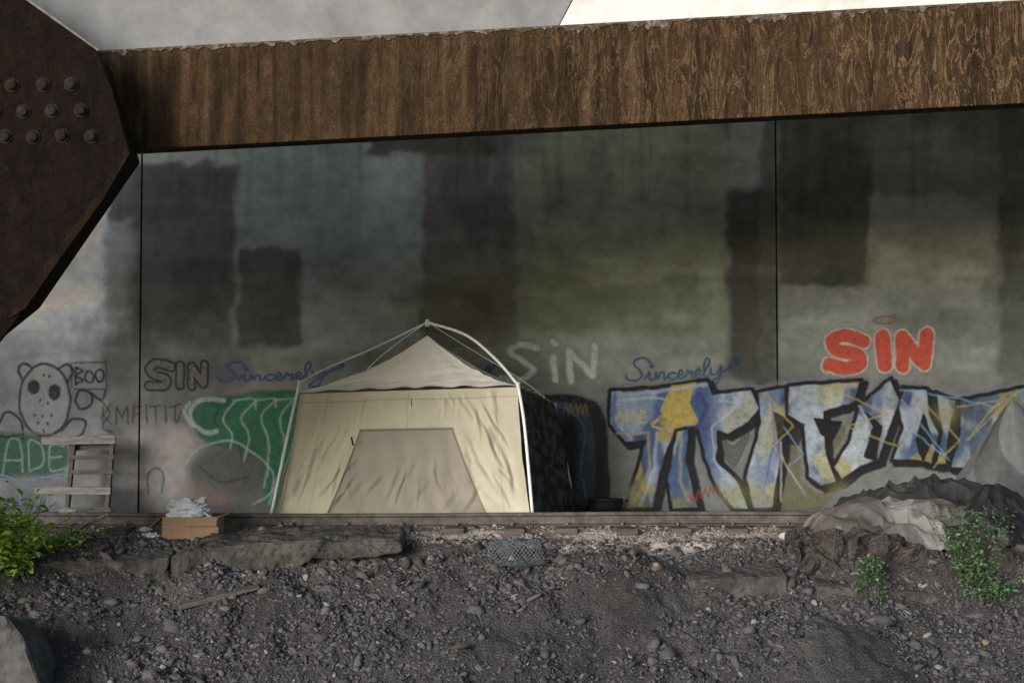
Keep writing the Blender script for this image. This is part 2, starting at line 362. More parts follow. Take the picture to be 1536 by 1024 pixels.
gc=S((32,98,74))*(0.45+.95*fbm(c.X/34,c.Y/34,4))[...,None]
c.fill([(292,612),(330,598),(460,596),(462,765),(392,758),(300,750),(284,700),(312,668),(296,645)],(98,104,102),.6,soft=14,smooth=True)
c.fill([(290,614),(330,598),(460,596),(460,760),(404,758),(392,712),(352,676),(318,664),(294,646)],gc,.9,soft=8,smooth=True)
c.fill([(296,690),(340,672),(382,684),(398,712),(372,740),(308,738),(290,716)],(76,79,78),.85,soft=9,smooth=True)
for P,w in [([(336,600),(300,600),(284,624),(306,648),(326,646)],7),([(352,602),(334,628),(348,650),(346,672)],3),([(384,602),(362,626),(374,655),(366,690)],3),([(412,602),(392,625),(402,660),(402,700),(396,730)],3),([(438,602),(420,628),(426,662),(420,705),(404,756)],3),([(276,700),(300,672),(350,662),(404,700),(408,736),(380,756)],3),([(290,640),(276,618),(284,604)],6),([(350,600),(380,598),(384,612)],3),([(384,600),(412,598),(414,610)],3),([(412,600),(440,598)],3)]:
    c.stroke(P,w,(156,174,170),.62,3)
for P in ([(330,646),(322,630),(330,612)],[(358,668),(364,690)],[(300,700),(330,722),(372,716)]): c.stroke(P,3,(30,44,38),.7)
c.fill([(268,726),(300,722),(350,744),(330,764),(280,762)],(136,104,98),.3,soft=16,smooth=True)
c.make('green_bubble_graffiti',.006,M_paint2,.92)
c=Cv(775,590,925,768)
c.fill([(785,604),(820,596),(870,598),(900,620),(908,690),(900,760),(785,762)],(32,34,40),.9,grow=4,soft=4,smooth=True)
bc=S((66,78,98))*(.35+.9*fbm(c.X/30,c.Y/30,3))[...,None]
c.fill([(785,610),(850,604),(884,622),(892,680),(882,755),(785,760)],bc,.95,soft=4,smooth=True)
for P in ([(800,620),(840,610),(876,640),(872,700),(880,750)],[(812,640),(845,630),(852,680),(848,750)]): c.stroke(P,3,(112,136,170),.4)
c.stroke([(852,640),(858,672),(850,740)],22,(34,34,40),.85,8)
for k in range(5): c.stroke([(846+k*7,620),(850+k*7,606),(854+k*7,622)],2,(140,130,66),.6,smooth=False)
c.make('blue_graffiti',.006)
# big mural
c=Cv(898,556,1680,770)
n1=fbm(c.X/50,c.Y/90,3); n2=fbm(c.X/40+90,c.Y/60,3); n3=fbm(c.X/50+10,c.Y/46+70,2); n4=fbm(c.X/36+33,c.Y/80+5,3)
fc=np.zeros(c.c.shape); fc[:]=S((66,90,130))
def bl(f,m,col): return f*(1-m[...,None])+S(col)*m[...,None]
fc=bl(fc,sst(n1,.45,.62),(142,156,172)); fc=bl(fc,sst(n2,.53,.66)*.9,(38,54,100)); fc=bl(fc,sst(n4,.56,.68)*.75,(166,175,184)); fc=bl(fc,sst(n3,.62,.70)*.9,(148,140,80)); 
fc=bl(fc,sst(c.Y+60*n2,745,785)*sst(n1,.35,.5)*.8,(122,120,86))
fc=bl(fc,sst(c.X+60*n1,1330,1480)*.45,(76,82,76))
fc=bl(fc,sst(c.X,1050,1090)*sst(-c.X,-1180,-1140)*.55,(146,160,178))
fc=bl(fc,np.exp(-((c.X-1245)/26.)**2-((c.Y-640)/70.)**2)*.7,(176,183,190))
fc=bl(fc,np.exp(-((c.X-1335)/16.)**2)*.6,(168,175,176))
fc=fc*(.75+.5*fbm(c.X/16,c.Y/16,3))[...,None]
c.fill([(1165,640),(1300,640),(1290,700),(1225,765),(1165,765)],(104,104,82),.85,soft=8)
c.fill([(1500,600),(1680,590),(1680,760),(1500,740)],(54,60,76),.6,soft=8)
Ls=[[(916,585),(985,582),(1062,570),(1072,596),(1048,640),(1014,644),(996,690),(980,762),(936,764),(954,710),(968,660),(938,664),(914,636)],
[(1014,646),(1034,642),(1030,690),(1048,762),(1008,764),(1000,720)],
[(1068,590),(1128,584),(1140,612),(1124,634),(1092,652),(1078,646),(1076,690),(1110,724),(1124,764),(1100,764),(1074,732),(1058,690),(1046,640)],
[(1136,588),(1178,580),(1180,620),(1172,690),(1160,762),(1130,764),(1118,716),(1132,668),(1140,632)],
[(1182,578),(1292,570),(1282,604),(1236,618),(1240,680),(1256,722),(1232,730),(1212,716),(1204,640),(1180,622)],
[(1290,606),(1336,568),(1350,600),(1318,690),(1290,700),(1262,720),(1250,700),(1274,660)],
[(1354,580),(1392,584),(1396,622),(1410,650),(1398,696),(1372,690),(1338,690),(1354,640),(1346,610)],
[(1404,588),(1436,600),(1424,650),(1420,698),(1404,698),(1412,650)],
[(1438,600),(1540,580),(1600,596),(1500,630),(1480,664),(1456,704),(1424,702),(1440,650)],
[(1600,600),(1680,580),(1680,740),(1560,740),(1580,660)]]
for P in Ls: c.fill(P,(128,138,150),.4,grow=10,soft=5)
for P in Ls: c.fill([(x+6,y+5) for x,y in P],BK,.97,grow=5,soft=3)
for P in Ls: c.fill(P,BK,1,grow=4,soft=2.5)
for P in Ls: c.fill(P,fc,1,grow=-2,soft=2.6)
c.fill([(1008,578),(1044,574),(1034,604),(1050,636),(1008,640),(990,616)],(172,156,80),.9)
c.fill([(924,592),(984,588),(978,628),(946,650),(924,632)],(136,152,174),.65,soft=8)
c.stroke([(920,590),(985,588),(1060,576)],5,(156,170,192),.7,3); c.stroke([(922,592),(920,634),(940,658)],6,(70,98,158),.8,3)
c.stroke([(1048,590),(1060,612),(1046,640)],7,(54,62,124),.8,4)
c.fill([(1084,660),(1100,668),(1120,650),(1122,660),(1110,686),(1100,700),(1088,684)],(88,90,90),1,smooth=True)
c.fill([(1300,620),(1322,640),(1312,690),(1298,684),(1308,650)],BK,1,grow=2); c.fill([(1222,628),(1262,634),(1248,660),(1232,650)],BK,1,grow=2)
c.fill([(1385,622),(1398,660),(1384,690),(1374,660)],BK,1,grow=2); c.fill([(1160,618),(1206,636),(1198,668),(1168,660)],BK,.9,grow=1)
for P,w,col in [([(930,600),(980,596),(1000,600)],3,(180,186,190)),([(925,650),(972,648),(975,700),(955,750)],4,(170,158,80)),([(985,650),(982,700),(960,758)],5,(170,180,190)),
 ([(1080,600),(1108,606),(1068,640),(1072,690),(1100,730)],3,(168,182,196)),([(1022,660),(1020,720),(1034,752)],5,(154,146,96)),([(1158,600),(1162,660),(1144,740)],3,(58,78,150)),
 ([(1240,580),(1330,620),(1270,640),(1345,668)],2.4,(168,158,84)),([(1176,640),(1205,680),(1180,700),(1210,745)],2.4,(110,154,190)),([(1150,590),(1190,640),(1160,668),(1200,730)],2.4,(172,162,88)),
 ([(1352,600),(1424,690),(1360,640)],2.4,(110,156,190)),([(1380,596),(1440,660),(1400,700)],2.4,(168,158,84)),([(1436,610),(1500,600),(1450,660),(1524,592)],2.4,(168,158,84)),([(1290,610),(1306,640),(1280,690)],4,(166,178,190)),
 ([(1350,584),(1432,596),(1490,610),(1536,584)],2.4,(110,156,190)),([(1172,664),(1172,752)],2.4,(180,186,190))]:
    c.stroke(P,w,col,.55,2.6,smooth=False)
for P in ([(924,632),(930,616),(936,632)],[(940,618),(942,634)],[(946,634),(947,618),(954,624),(947,628)],[(960,632),(960,616),(968,618)],[(960,625),(968,625)],[(960,633),(970,632)],[(976,636),(988,628),(978,640),(990,642)]): c.stroke(P,2.2,(190,172,48),.9,smooth=False)
x=1036
for k in range(5): c.stroke([(x,752-k*3),(x+3,738-k*3),(x+8,750-k*3)],2,(150,62,54),.6,smooth=False); x+=9
for (x,y,r) in [(1095,742,20),(1262,742,18),(950,745,20),(1420,620,16),(1142,742,18)]: c.paint(np.exp(-((c.X-x)**2+(c.Y-y)**2)/(r*r))*c.a,(142,138,88),.6)
c.make('letter_mural_graffiti',.006,M_paint2,.95)
# ---------------------------------------------------------------- terrain (one sheet)
def hgt(x,y):
    yc=-2.05+.4*(fbm(x*.7,x*0+3,3)-.5)
    top=-.10*sst(-y,.9,2.0)+.035*(fbm(x*2.2,y*2.2,4)-.5)*2*sst(-y,.7,1.4)
    t=np.maximum(yc-y,0)
    sl=-.62*(t-.22*(1-np.exp(-t/.22)))
    rough=(.44*(fbm(x*1.1+5,y*1.1,4)-.5)+.20*(fbm(x*4,y*4+8,5)-.5))*sst(t,0,.5)
    z=top+sl+rough
    z=z+.16*np.exp(-((x-4.1)/.7)**2-((y+2.7)/.35)**2)
    fl=-3.1+.3*fbm(x*.3,y*.3,3)
    k=.25; z=np.where(y<-1, np.log(np.exp(np.clip((z-fl)/k,-30,40))+1)*k+fl, z)
    bank=2.6*sst(-y,14,19)
    return z+bank
xs=np.concatenate([[-900,-300,-100,-45,-25],np.arange(-15,-6,.25),np.arange(-6,6.2,.026),np.arange(6.5,16,.25),[25,45,100,300,900]])
ys=np.concatenate([[-900,-300,-100,-60,-40,-30],np.arange(-25,-5,.4),np.arange(-5,-.7,.024),np.arange(-.7,2.05,.1),[2.05,2.3]])
X,Y=np.meshgrid(xs,ys,indexing='ij'); Z=hgt(X,Y)
Z=Z+.022*(fbm(X*13,Y*13,3)-.5)*sst(-Y,1.2,2)*(np.abs(X)<6.3)
col=np.zeros(X.shape+(3,)); col[:]=S((76,73,74))
n=fbm(X*1.6,Y*1.6,5); n4=fbm(X*7,Y*7,4)
col=col*(.35+.75*n+.5*n4)[...,None]
tp=sst(Y+.4*(n-.5),-2.3,-1.7)[...,None]; col=col*(1-tp)+tp*(S((124,115,109))*(.45+1.0*n4)[...,None])
lt=(sst(Y+.4*(n4-.5),-2.5,-2.1)*sst(-Y,1.2,1.4)*sst(fbm(X*1.1+3,Y*2,3),.32,.46)*sst(X,-3.8,-2.4)*sst(-X,-3.2,-2.2))[...,None]; col=col*(1-lt*.85)+lt*.85*S((224,212,202))*(.6+.8*n4)[...,None]  # strip of sunlight along the track, painted into the soil colour
pale=(sst(fbm(X*.9+20,Y*.9,3),.55,.7)*.35)[...,None]; col=col*(1-pale)+pale*S((100,97,96))
grid('ground',np.stack([X,Y,Z],-1),M_soil,col)
# ---------------------------------------------------------------- gravel
import bmesh
bm=bmesh.new(); bmesh.ops.create_icosphere(bm,subdivisions=1,radius=1)
IV=np.array([v.co[:] for v in bm.verts]); IF=np.array([[v.index for v in f.verts] for f in bm.faces]); bm.free()
def stones(name,x,y,s,colf,sink=.15,zoff=0,flat=(.25,.6),smooth=False):
    n=len(x); nv=len(IV)
    V=np.repeat(IV[None],n,0)
    V=np.sign(V)*np.abs(V)**.75*(1+rng.uniform(-.42,.42,(n,nv,1)))
    sc=np.stack([s*rng.uniform(.7,1.7,n),s*rng.uniform(.5,1.1,n),s*rng.uniform(*flat,n)],-1)
    V=V*sc[:,None,:]
    a=rng.uniform(0,2*math.pi,n); b=rng.normal(.35,.6,n); g=rng.normal(0,.5,n)
    def R(V,i,j,t):
        c_,s_=np.cos(t)[:,None],np.sin(t)[:,None]; p=V[...,i].copy(); q=V[...,j].copy()
        V[...,i]=c_*p-s_*q; V[...,j]=s_*p+c_*q
    R(V,0,1,a);R(V,1,2,b);R(V,0,2,g)
    V[...,0]+=x[:,None]; V[...,1]+=y[:,None]; V[...,2]+=(hgt(x,y)+s*sink+zoff)[:,None]
    F=(IF[None]+(np.arange(n)*nv)[:,None,None]).reshape(-1,3)
    col=np.repeat(colf(n)[:,None,:],nv,1)
    return mk(name,V.reshape(-1,3),F,M_stone,col.reshape(-1,3),smooth)
def pick(n,x0,x1,y0,y1,f=1.0):
    x=rng.uniform(x0,x1,n*3); y=rng.uniform(y0,y1,n*3)
    p=fbm(x*1.3+11,y*1.6,3); k=p>rng.uniform(.25,.65,n*3)*f
    return x[k][:n],y[k][:n]
def gc_(n):
    b=rng.uniform(.45,1.5,n)[:,None]*S((86,84,86)); t=rng.random(n)[:,None]
    return np.where(t>.98,S((140,138,136)),np.where(t>.8,b*np.array([1.12,1.0,.92]),b))
x,y=pick(40000,-5.8,5.8,-5.2,-1.9)
s=np.exp(rng.normal(math.log(.0148),.45,len(x))).clip(.007,.05)
stones('gravel',x,y,s,gc_)
x=rng.uniform(-6.5,6.5,9000); y=rng.uniform(-2.2,-.75,9000)
stones('track_ballast',x,y,np.exp(rng.normal(math.log(.012),.4,len(x))).clip(.005,.04),lambda n:rng.uniform(.5,1.7,n)[:,None]*S((134,124,118)))
x,y=pick(260,-6,6,-5,-2.0); stones('rock_rubble',x,y,rng.uniform(.035,.08,len(x)),lambda n:rng.uniform(.6,1.2,n)[:,None]*S((92,89,89)),sink=.05)
# ---------------------------------------------------------------- larger rocks / slabs
def rock(name,pts_px,Y,depth,mat_,dz=.0,rough=.05,seed=0):
    P=W([p[0] for p in pts_px],[p[1] for p in pts_px],Y); n=len(P)
    bm=bmesh.new(); fr=[bm.verts.new(p) for p in P]; bk=[bm.verts.new(p+np.array([0,depth,dz])) for p in P]
    bm.faces.new(fr); bm.faces.new(bk[::-1])
    for i in range(n): bm.faces.new([fr[i],bk[i],bk[(i+1)%n],fr[(i+1)%n]][::-1])
    bmesh.ops.recalc_face_normals(bm,faces=bm.faces)
    bmesh.ops.bevel(bm,geom=bm.edges[:],offset=.02,segments=1,affect='EDGES')
    bmesh.ops.triangulate(bm,faces=bm.faces)
    for _ in range(3):
        bmesh.ops.subdivide_edges(bm,edges=[e for e in bm.edges if e.calc_length()>.05],cuts=1)
        bmesh.ops.triangulate(bm,faces=[f for f in bm.faces if len(f.verts)>3])
    for v in bm.verts:
        c=v.co; k=fbm(c.x*4+seed,c.z*4+c.y*3,4)-.5; k2=fbm(c.x*14+seed,c.z*14+c.y*9,3)-.5
        v.co=c+Vector((k*.3*rough*2,-k*rough*2.6-k2*rough*1.4,k2*rough+k*rough))
    me=bpy.data.meshes.new(name); bm.to_mesh(me); bm.free(); me.materials.append(mat_)
    return link(bpy.data.objects.new(name,me))
rock('concrete_slab',[(255,838),(300,822),(440,812),(600,812),(606,826),(560,836),(470,838),(420,868),(360,872),(250,890)],-2.55,.7,M_slab,.12,.06,1)
rock('concrete_slab.001',[(-40,852),(60,846),(160,842),(255,838),(246,872),(150,882),(60,892),(-40,890)],-2.6,.7,M_slab,.12,.06,5)
rock('stone_block',[(1032,872),(1100,866),(1182,864),(1184,904),(1110,908),(1040,908)],-2.95,.5,M_slab,.1,.025,9)
rock('stone_block.001',[(1225,880),(1300,884),(1400,890),(1430,908),(1330,912),(1228,908)],-3.0,.5,M_slab,.1,.025,12)
rock('boulder',[(1425,800),(1480,798),(1520,830),(1540,870),(1490,868),(1440,850)],-2.6,.5,M_slab,.08,.06,15)
rock('boulder.001',[(-60,915),(10,925),(34,955),(62,1030),(60,1100),(-60,1100)],-4.6,.8,mat('pale_rock',(.13,.125,.12),col2=(.075,.072,.07),rough=.95,nscale=4,namt=.3,bump=.6,bscale=14,bdist=.02),-.1,.05,22)
M_root=mat('earth_clod',(.058,.050,.046),col2=(.095,.085,.078),rough=1,nscale=9,namt=.5,bump=1,bscale=30,bdist=.05)
rock('earth_mound',[(1190,816),(1240,806),(1330,812),(1400,830),(1420,870),(1330,880),(1240,905),(1196,900),(1200,860)],-2.6,.6,M_root,.1,.15,31)
# ---------------------------------------------------------------- rail + sleepers
rl=empty('railway_rail')
prof=[(-.06,0),(.06,0),(.06,.012),(.012,.03),(.010,.105),(.034,.118),(.034,.145),(.026,.152),(-.026,.152),(-.034,.145),(-.034,.118),(-.010,.105),(-.012,.03),(-.06,.012)]
RY=-1.0
V=[];F=[];xx=np.linspace(-14,14,60)
for i,x in enumerate(xx):
    for p in prof: V.append((x,RY+p[0],p[1]-.004+.012*math.sin(x*.7)))
n=len(prof)
for i in range(len(xx)-1):
    for k in range(n): F.append([i*n+k,(i+1)*n+k,(i+1)*n+(k+1)%n,i*n+(k+1)%n])
mkp('rail',V,F,M_rail,rl)
for i in range(34):
    x=-9+i*.6+rng.uniform(-.04,.04)
    box('sleeper_%d'%i,(x,RY-.15,-.065),(.22,.8+rng.uniform(-.1,.1),.14),M_wood,rl,rot=(0,0,rng.uniform(-.04,.04)),bev=.012)
for i in range(34):
    x=-9+i*.6
    box('spike_%d'%i,(x,RY-.075,.03),(.03,.03,.04),M_rail,rl,bev=.006)
# ---------------------------------------------------------------- tent
tent=empty('cabin_tent')
EL=W(450,590,-.42); ER=W(776,580,-.42); FLb=W(410,770,-.6); FRb=W(797,770,-.6); FLb[2]=.0; FRb[2]=.0
PK=W(641,503,-.02); BRe=W(832,606,1.45); BLe=W(500,600,1.45); BRb=np.array([.80,1.55,0]); BLb=np.array([-2.15,1.55,0])
nu,nv=420,240
u=np.linspace(0,1,nu)[:,None]; v=np.linspace(0,1,nv)[None,:]
def quad(A,B,C,D):
    return (A*(1-u[...,None])+B*u[...,None])*(1-v[...,None])+(C*(1-u[...,None])+D*u[...,None])*v[...,None]
P=quad(FLb,FRb,EL,ER)
uu=u+0*v; vv=v+0*u
def lin(v0,a,b): return a+(b-a)*v0
dt=.705
inside=(uu>lin(vv/dt,.19,.295))&(uu<lin(vv/dt,.84,.70))&(vv<dt)
XX=(uu-.5)*2.9; ZZ=vv*1.45
def fold(x0,z0,x1,z1,w,amp):
    dx,dz=x1-x0,z1-z0; l=math.hypot(dx,dz); t=((XX-x0)*dx+(ZZ-z0)*dz)/l/l; d=((XX-x0)*dz-(ZZ-z0)*dx)/l+.03*(fbm(XX*4+x0*3,ZZ*4,3)-.5)*2
    q=d/(w*1.5); return 1.5*amp*(-q*np.exp(-q*q)*1.6+.35*np.exp(-q*q))*sst(t,0,.35)*sst(-t,-1,-.55)
w_=.009*np.sin(uu*62+5*fbm(uu*4,vv*2,3)+vv*6)*(1-vv)**.7
r2_=np.random.default_rng(5)
for k in range(22):
    a=r2_.uniform(.95,1.40); b=r2_.uniform(.1,.9); L_=r2_.uniform(.4,.9); an=math.radians(r2_.normal(118,14)); w_=w_+fold(a,b,a+L_*math.cos(an),b+L_*math.sin(an),r2_.uniform(.018,.04),r2_.uniform(.010,.024))
for k in range(8): w_=w_+fold(.55+.1*k*.5,.05,.30+.11*k*.5,.75+.04*k,.03,.016)
for k in range(20):
    a=r2_.uniform(-1.4,-.8); b=r2_.uniform(.05,.8); L_=r2_.uniform(.4,.8); an=math.radians(r2_.normal(68,14)); w_=w_+fold(a,b,a+L_*math.cos(an),b+L_*math.sin(an),r2_.uniform(.02,.04),r2_.uniform(.008,.02))
for k in range(14):
    a=r2_.uniform(-.9,.7); b=r2_.uniform(.0,.5); L_=r2_.uniform(.3,.6); an=math.radians(r2_.normal(80,25)); w_=w_+fold(a,b,a+L_*math.cos(an),b+L_*math.sin(an),r2_.uniform(.02,.035),r2_.uniform(.006,.014))
for k in range(16):
    a=r2_.uniform(-1.2,1.2); w_=w_+fold(a,1.42,a+r2_.normal(0,.08),r2_.uniform(.9,1.25),.02,r2_.uniform(.006,.013))
w_+=.05*(fbm(uu*5,vv*3,3)-.5)+.06*np.sin(math.pi*uu)*np.sin(math.pi*vv)
edge=np.sin(math.pi*np.clip(uu,0,1))**.3*np.sin(math.pi*np.clip(vv,0.02,1))**.3
P[...,1]-=w_*edge-.05
P[...,0]+=(.02*np.sin(math.pi*vv))*(.5-uu)*2
cc=np.zeros(P.shape); cc[:]=S((222,216,194))
cc[inside]=S((176,169,156))
ed=lambda d,w:np.exp(-(d/w)**2)
sag=.012*np.sin(uu*11)
seam=np.maximum.reduce([ed(uu-lin(vv/dt,.19,.295),.004)*(vv<dt),ed(uu-lin(vv/dt,.84,.70),.004)*(vv<dt),ed(vv-dt,.008)*(uu>.29)*(uu<.705)])
cc=cc*(1-.6*seam)[...,None]
cc=cc*(1-.25*ed(vv-.93+sag*.3,.006)-.22*ed(uu-.50,.003)*(vv>dt)-.18*ed(uu-.13,.003)-.18*ed(uu-.9,.003))[...,None]
P[...,1]-=.010*np.maximum(seam,0)
dirt=sst(-vv-.10*fbm(uu*14,vv*10,3),-.11,-.02); cc=cc*(1-.7*dirt[...,None]*np.array([.9,1,1.1]))
cc=cc*(.86+.28*fbm(uu*4+3,vv*3,4))[...,None]
cc=cc*(1-.2*sst(fbm(uu*9,vv*3,4),.52,.75)*sst(-vv,-.7,0))[...,None]
grid('front_wall',P,M_canvas,cc,tent)
def tri(A,B,C,n=110,sag=.09,ds=.02,name='roof',col=(242,240,230)):
    uu=np.linspace(0,1,n)[:,None]; vv=np.linspace(0,1,n)[None,:]
    E=A*(1-uu[...,None])+B*uu[...,None]; P=E*(1-vv[...,None])+C*vv[...,None]
    s_=4*vv*(1-vv); P[...,2]-=sag*s_*(.75+.25*np.abs(2*uu-1)); 
    P[...,2]+=(.010*np.sin(uu*40+4*fbm(uu*5,vv*2,2))*(1-vv)**3 +.05*(fbm(uu*7*(1-vv)+2,vv*5,3)-.5)*s_ + ds*np.sin(uu*math.pi)*(1-vv)**2)
    P[...,2]+=.006*np.sin(uu*26)*s_
    P[...,1]+=.03*(fbm(uu*6,vv*6,3)-.5)*(1-vv)
    c=np.zeros(P.shape); c[:]=S(col); c=c*(.92+.14*fbm(uu*4,vv*4,4))[...,None]
    c=c*(1-.35*np.exp(-((vv-.035)/.010)**2)+0*uu)[...,None]
    return grid(name,P,M_roof,c,tent)
ov=np.array([0,-.03,.0])
tri(EL+ov+[-.03,0,.01],ER+ov+[.02,0,.01],PK,name='roof_front')
tri(ER+ov+[.02,0,.01],BRe,PK,name='roof_right'); tri(BLe,EL+ov+[-.03,0,.01],PK,name='roof_left'); tri(BRe,BLe,PK,name='roof_back')
def sidew(A,B,C,D,name,col,pat=False):
    uu=np.linspace(0,1,80)[:,None]+0*np.linspace(0,1,60)[None,:]; vv=0*uu+np.linspace(0,1,60)[None,:]
    P=(A*(1-uu[...,None])+B*uu[...,None])*(1-vv[...,None])+(C*(1-uu[...,None])+D*uu[...,None])*vv[...,None]
    P[...,0]+=.03*np.sin(uu*30+5*fbm(uu*4,vv*3,2))*np.sin(math.pi*vv)
    c=np.zeros(P.shape); c[:]=S(col)
    if pat:
        m=sst(fbm(uu*16,vv*16,3),.48,.56); c=c*(1-m[...,None])+S((86,88,86))*m[...,None]
    grid(name,P,M_canvas,c,tent)
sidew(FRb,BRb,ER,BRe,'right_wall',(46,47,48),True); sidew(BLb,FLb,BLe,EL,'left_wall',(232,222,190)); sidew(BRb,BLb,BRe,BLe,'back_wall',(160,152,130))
HUB=W(641,483,-.03)
def leg(pts,name,r=.014): tube(name,cr(np.array(pts),10),r,M_pole,tent)
leg([HUB,W(700,503,-.15),W(745,540,-.3),W(777,577,-.5)],'pole_front_right_top',.017); leg([W(777,577,-.5),W(787,640,-.58),W(799,772,-.72)],'pole_front_right_leg',.019)
leg([HUB,W(560,522,-.15),W(490,552,-.3),W(449,574,-.5)],'pole_front_left_top',.010); leg([W(449,574,-.5),W(432,650,-.6),W(407,770,-.72)],'pole_front_left_leg',.017)
leg([HUB,W(700,520,.6),W(780,568,1.2),W(832,608,1.55)],'pole_back_right_top',.008); leg([W(832,608,1.55),W(848,680,1.6),W(862,765,1.62)],'pole_back_right_leg',.009)
leg([HUB,W(600,512,.6),W(560,545,1.2),W(520,590,1.5)],'pole_back_left_top',.010)
tube('hub',[HUB+[0,0,-.05],HUB+[0,0,.03]],.026,M_pole,tent); tube('hanger',[HUB,PK],.006,M_black,tent)
for q in (W(777,577,-.5),W(449,574,-.5),W(832,608,1.55)): tube('joint',[q+[0,0,-.05],q+[0,0,.03]],.022,M_pole,tent)
tube('zip_pull',[W(617,598,-.64),W(617,610,-.64)],.005,M_black,tent)
tube('door_tie',[W(527,655,-.66),W(530,668,-.66)],.010,M_black,tent)
# ---------------------------------------------------------------- pallet
pl=empty('wooden_pallet')
PY=1.35
def bd(name,x0,y0,x1,y1,h,Y,m,th=.02):
    a=W(x0,y0,Y);b=W(x1,y1,Y); c_=(a+b)/2; L_=np.linalg.norm(b-a); an=math.atan2(b[2]-a[2],b[0]-a[0])
    box(name,c_,(L_,th,h),m,pl,rot=(0,-an,0))
for i,(x0,y0,x1,y1,h,m) in enumerate([(62,661,173,659,.10,M_woodp),(104,686,172,685,.055,M_wood),(106,708,170,707,.06,M_wood),(52,735,166,736,.09,M_woodp),(98,764,166,764,.06,M_wood)]):
    bd('slat_%d'%i,x0,y0,x1,y1,h,PY,m)
for i,(x0,y0,x1,y1) in enumerate([(112,655,100,772),(170,655,160,772)]):
    a=W(x0,y0,PY+.06);b=W(x1,y1,PY+.06); c_=(a+b)/2; L_=np.linalg.norm(b-a); an=math.atan2(b[0]-a[0],b[2]-a[2])
    box('stringer_%d'%i,c_,(.05,.09,L_),M_wood,pl,rot=(0,an,0))
for i,(yy) in enumerate([670,735]): bd('rear_slat_%d'%i,104,yy,168,yy,.09,PY+.115,M_wood)
# ---------------------------------------------------------------- cardboard box + cloth
cb=empty('cardboard_box')
bc_=W(290,787,-1.75); zc=float(hgt(np.array(bc_[0]),np.array(-1.75)))
def wallp(name,c,s,rot=(0,0,0)): return box(name,c,s,M_card,cb,rot,bev=.001)
bx,by=float(bc_[0]),-1.75; w2,d2,hh=.58,.34,.24
wallp('front',(bx,by-d2/2,zc+hh/2),(w2,.006,hh)); wallp('back',(bx,by+d2/2,zc+hh/2),(w2,.006,hh)); wallp('left_side',(bx-w2/2,by,zc+hh/2),(.006,d2,hh)); wallp('right_side',(bx+w2/2,by,zc+hh/2),(.006,d2,hh)); wallp('base',(bx,by,zc+.01),(w2,d2,.006))
wallp('flap_left',(bx-w2/2-.07,by,zc+hh-.05),(.006,d2,.17),(0,math.radians(50),0)); wallp('flap_right',(bx+w2/2+.05,by,zc+hh+.02),(.006,d2,.13),(0,math.radians(70),0)); wallp('flap_front',(bx+.12,by-d2/2-.03,zc+hh-.045),(w2*.55,.006,.1),(math.radians(-25),0,0))
def lump(name,c,r,mat_,amp=.35,fr=6,n=48,seed=0,col=None,parent=None):
    th=np.linspace(0,math.pi,n)[:,None]; ph=np.linspace(0,2*math.pi,2*n)[None,:]
    X=np.sin(th)*np.cos(ph);Y=np.sin(th)*np.sin(ph);Z=np.cos(th)+0*ph
    k=1+amp*(np.abs(fbm(X*fr*.3+5+seed,Z*fr*.3+Y*fr*.25,4)-.5)*2-.3)+amp*.4*(fbm(X*fr+seed,Z*fr+Y*fr,3)-.5)
    P=np.stack([c[0]+X*k*r[0],c[1]+Y*k*r[1],c[2]+Z*k*r[2]],-1)
    cl=None
    if col is not None:
        cl=np.zeros(P.shape); cl[:]=S(col)
    return grid(name,P,mat_,cl,parent)
lump('cloth_bundle',(bx-.04,by,zc+hh+.05),(.27,.17,.13),M_cloth,.9,7,seed=3)
lump('cloth_bundle.001',(bx-.44,by-.05,zc+.02),(.13,.1,.05),M_cloth,.8,7,seed=9)
# ---------------------------------------------------------------- tarps
def drape(name,x0,x1,y0,y1,H,seed,col,nx=300,ny=150,fr=3,amp=.6,dark=None):
    U,Vv=np.meshgrid(np.linspace(0,1,nx),np.linspace(0,1,ny),indexing='ij')
    X=x0+(x1-x0)*U; Y=y0+(y1-y0)*Vv
    env=(np.sin(math.pi*np.clip(U,0,1))**.5)*(np.sin(math.pi*np.clip(Vv,0,1))**.55)*H(U)
    big=fbm(X*1.6+seed,Y*2.2,2)
    Xw=X+.35*fbm(X*1.5+seed,Y*2,2); Yw=Y+.35*fbm(X*1.5,Y*2+seed,2)
    rd=lambda a,b:(1-np.abs(2*vn(a,b)-1))
    f1=rd(Xw*2.0+seed,Yw*4.5+Xw*2.2); f2=rd(Xw*3.6-Yw*3+seed,Yw*5+9); f3=rd(Xw*7+Yw*3+seed,Yw*8-Xw*2)
    Z=hgt(X,np.minimum(Y,-.8))*.9+.01+env*(1-amp+amp*1.3*big)+(.12*(f1-.5)+.065*(f2**2-.3)+.03*(f3**2-.3))*np.minimum(env*7,1)+.02
    X=X+.16*(fbm(U*5+seed,Vv*5,3)-.5)*1.0; Y=Y+.16*(fbm(U*5,Vv*5+seed,3)-.5)+.05*(f1-.5)
    c=np.zeros(X.shape+(3,)); c[:]=S(col)
    if dark is not None:
        m=sst(fbm(U*4+seed,Vv*3,3),.5,.54)[...,None]; c=c*(1-m)+S(dark)*m
    return grid(name,np.stack([X,Y,Z],-1),M_tarp,c)
tx=lambda px,d:(px-768)/FP*d
drape('crumpled_tarp',tx(1206,18.2),tx(1480,18.2),-2.4,-1.35,lambda U:.42-.02*U,4,(98,94,91),amp=.6,dark=(134,133,132))
drape('crumpled_tarp.001',tx(1258,19),tx(1540,19),-1.45,-.2,lambda U:.52*(1-.3*np.abs(U-.35)),14,(52,54,54),amp=.35,dark=(70,72,71))
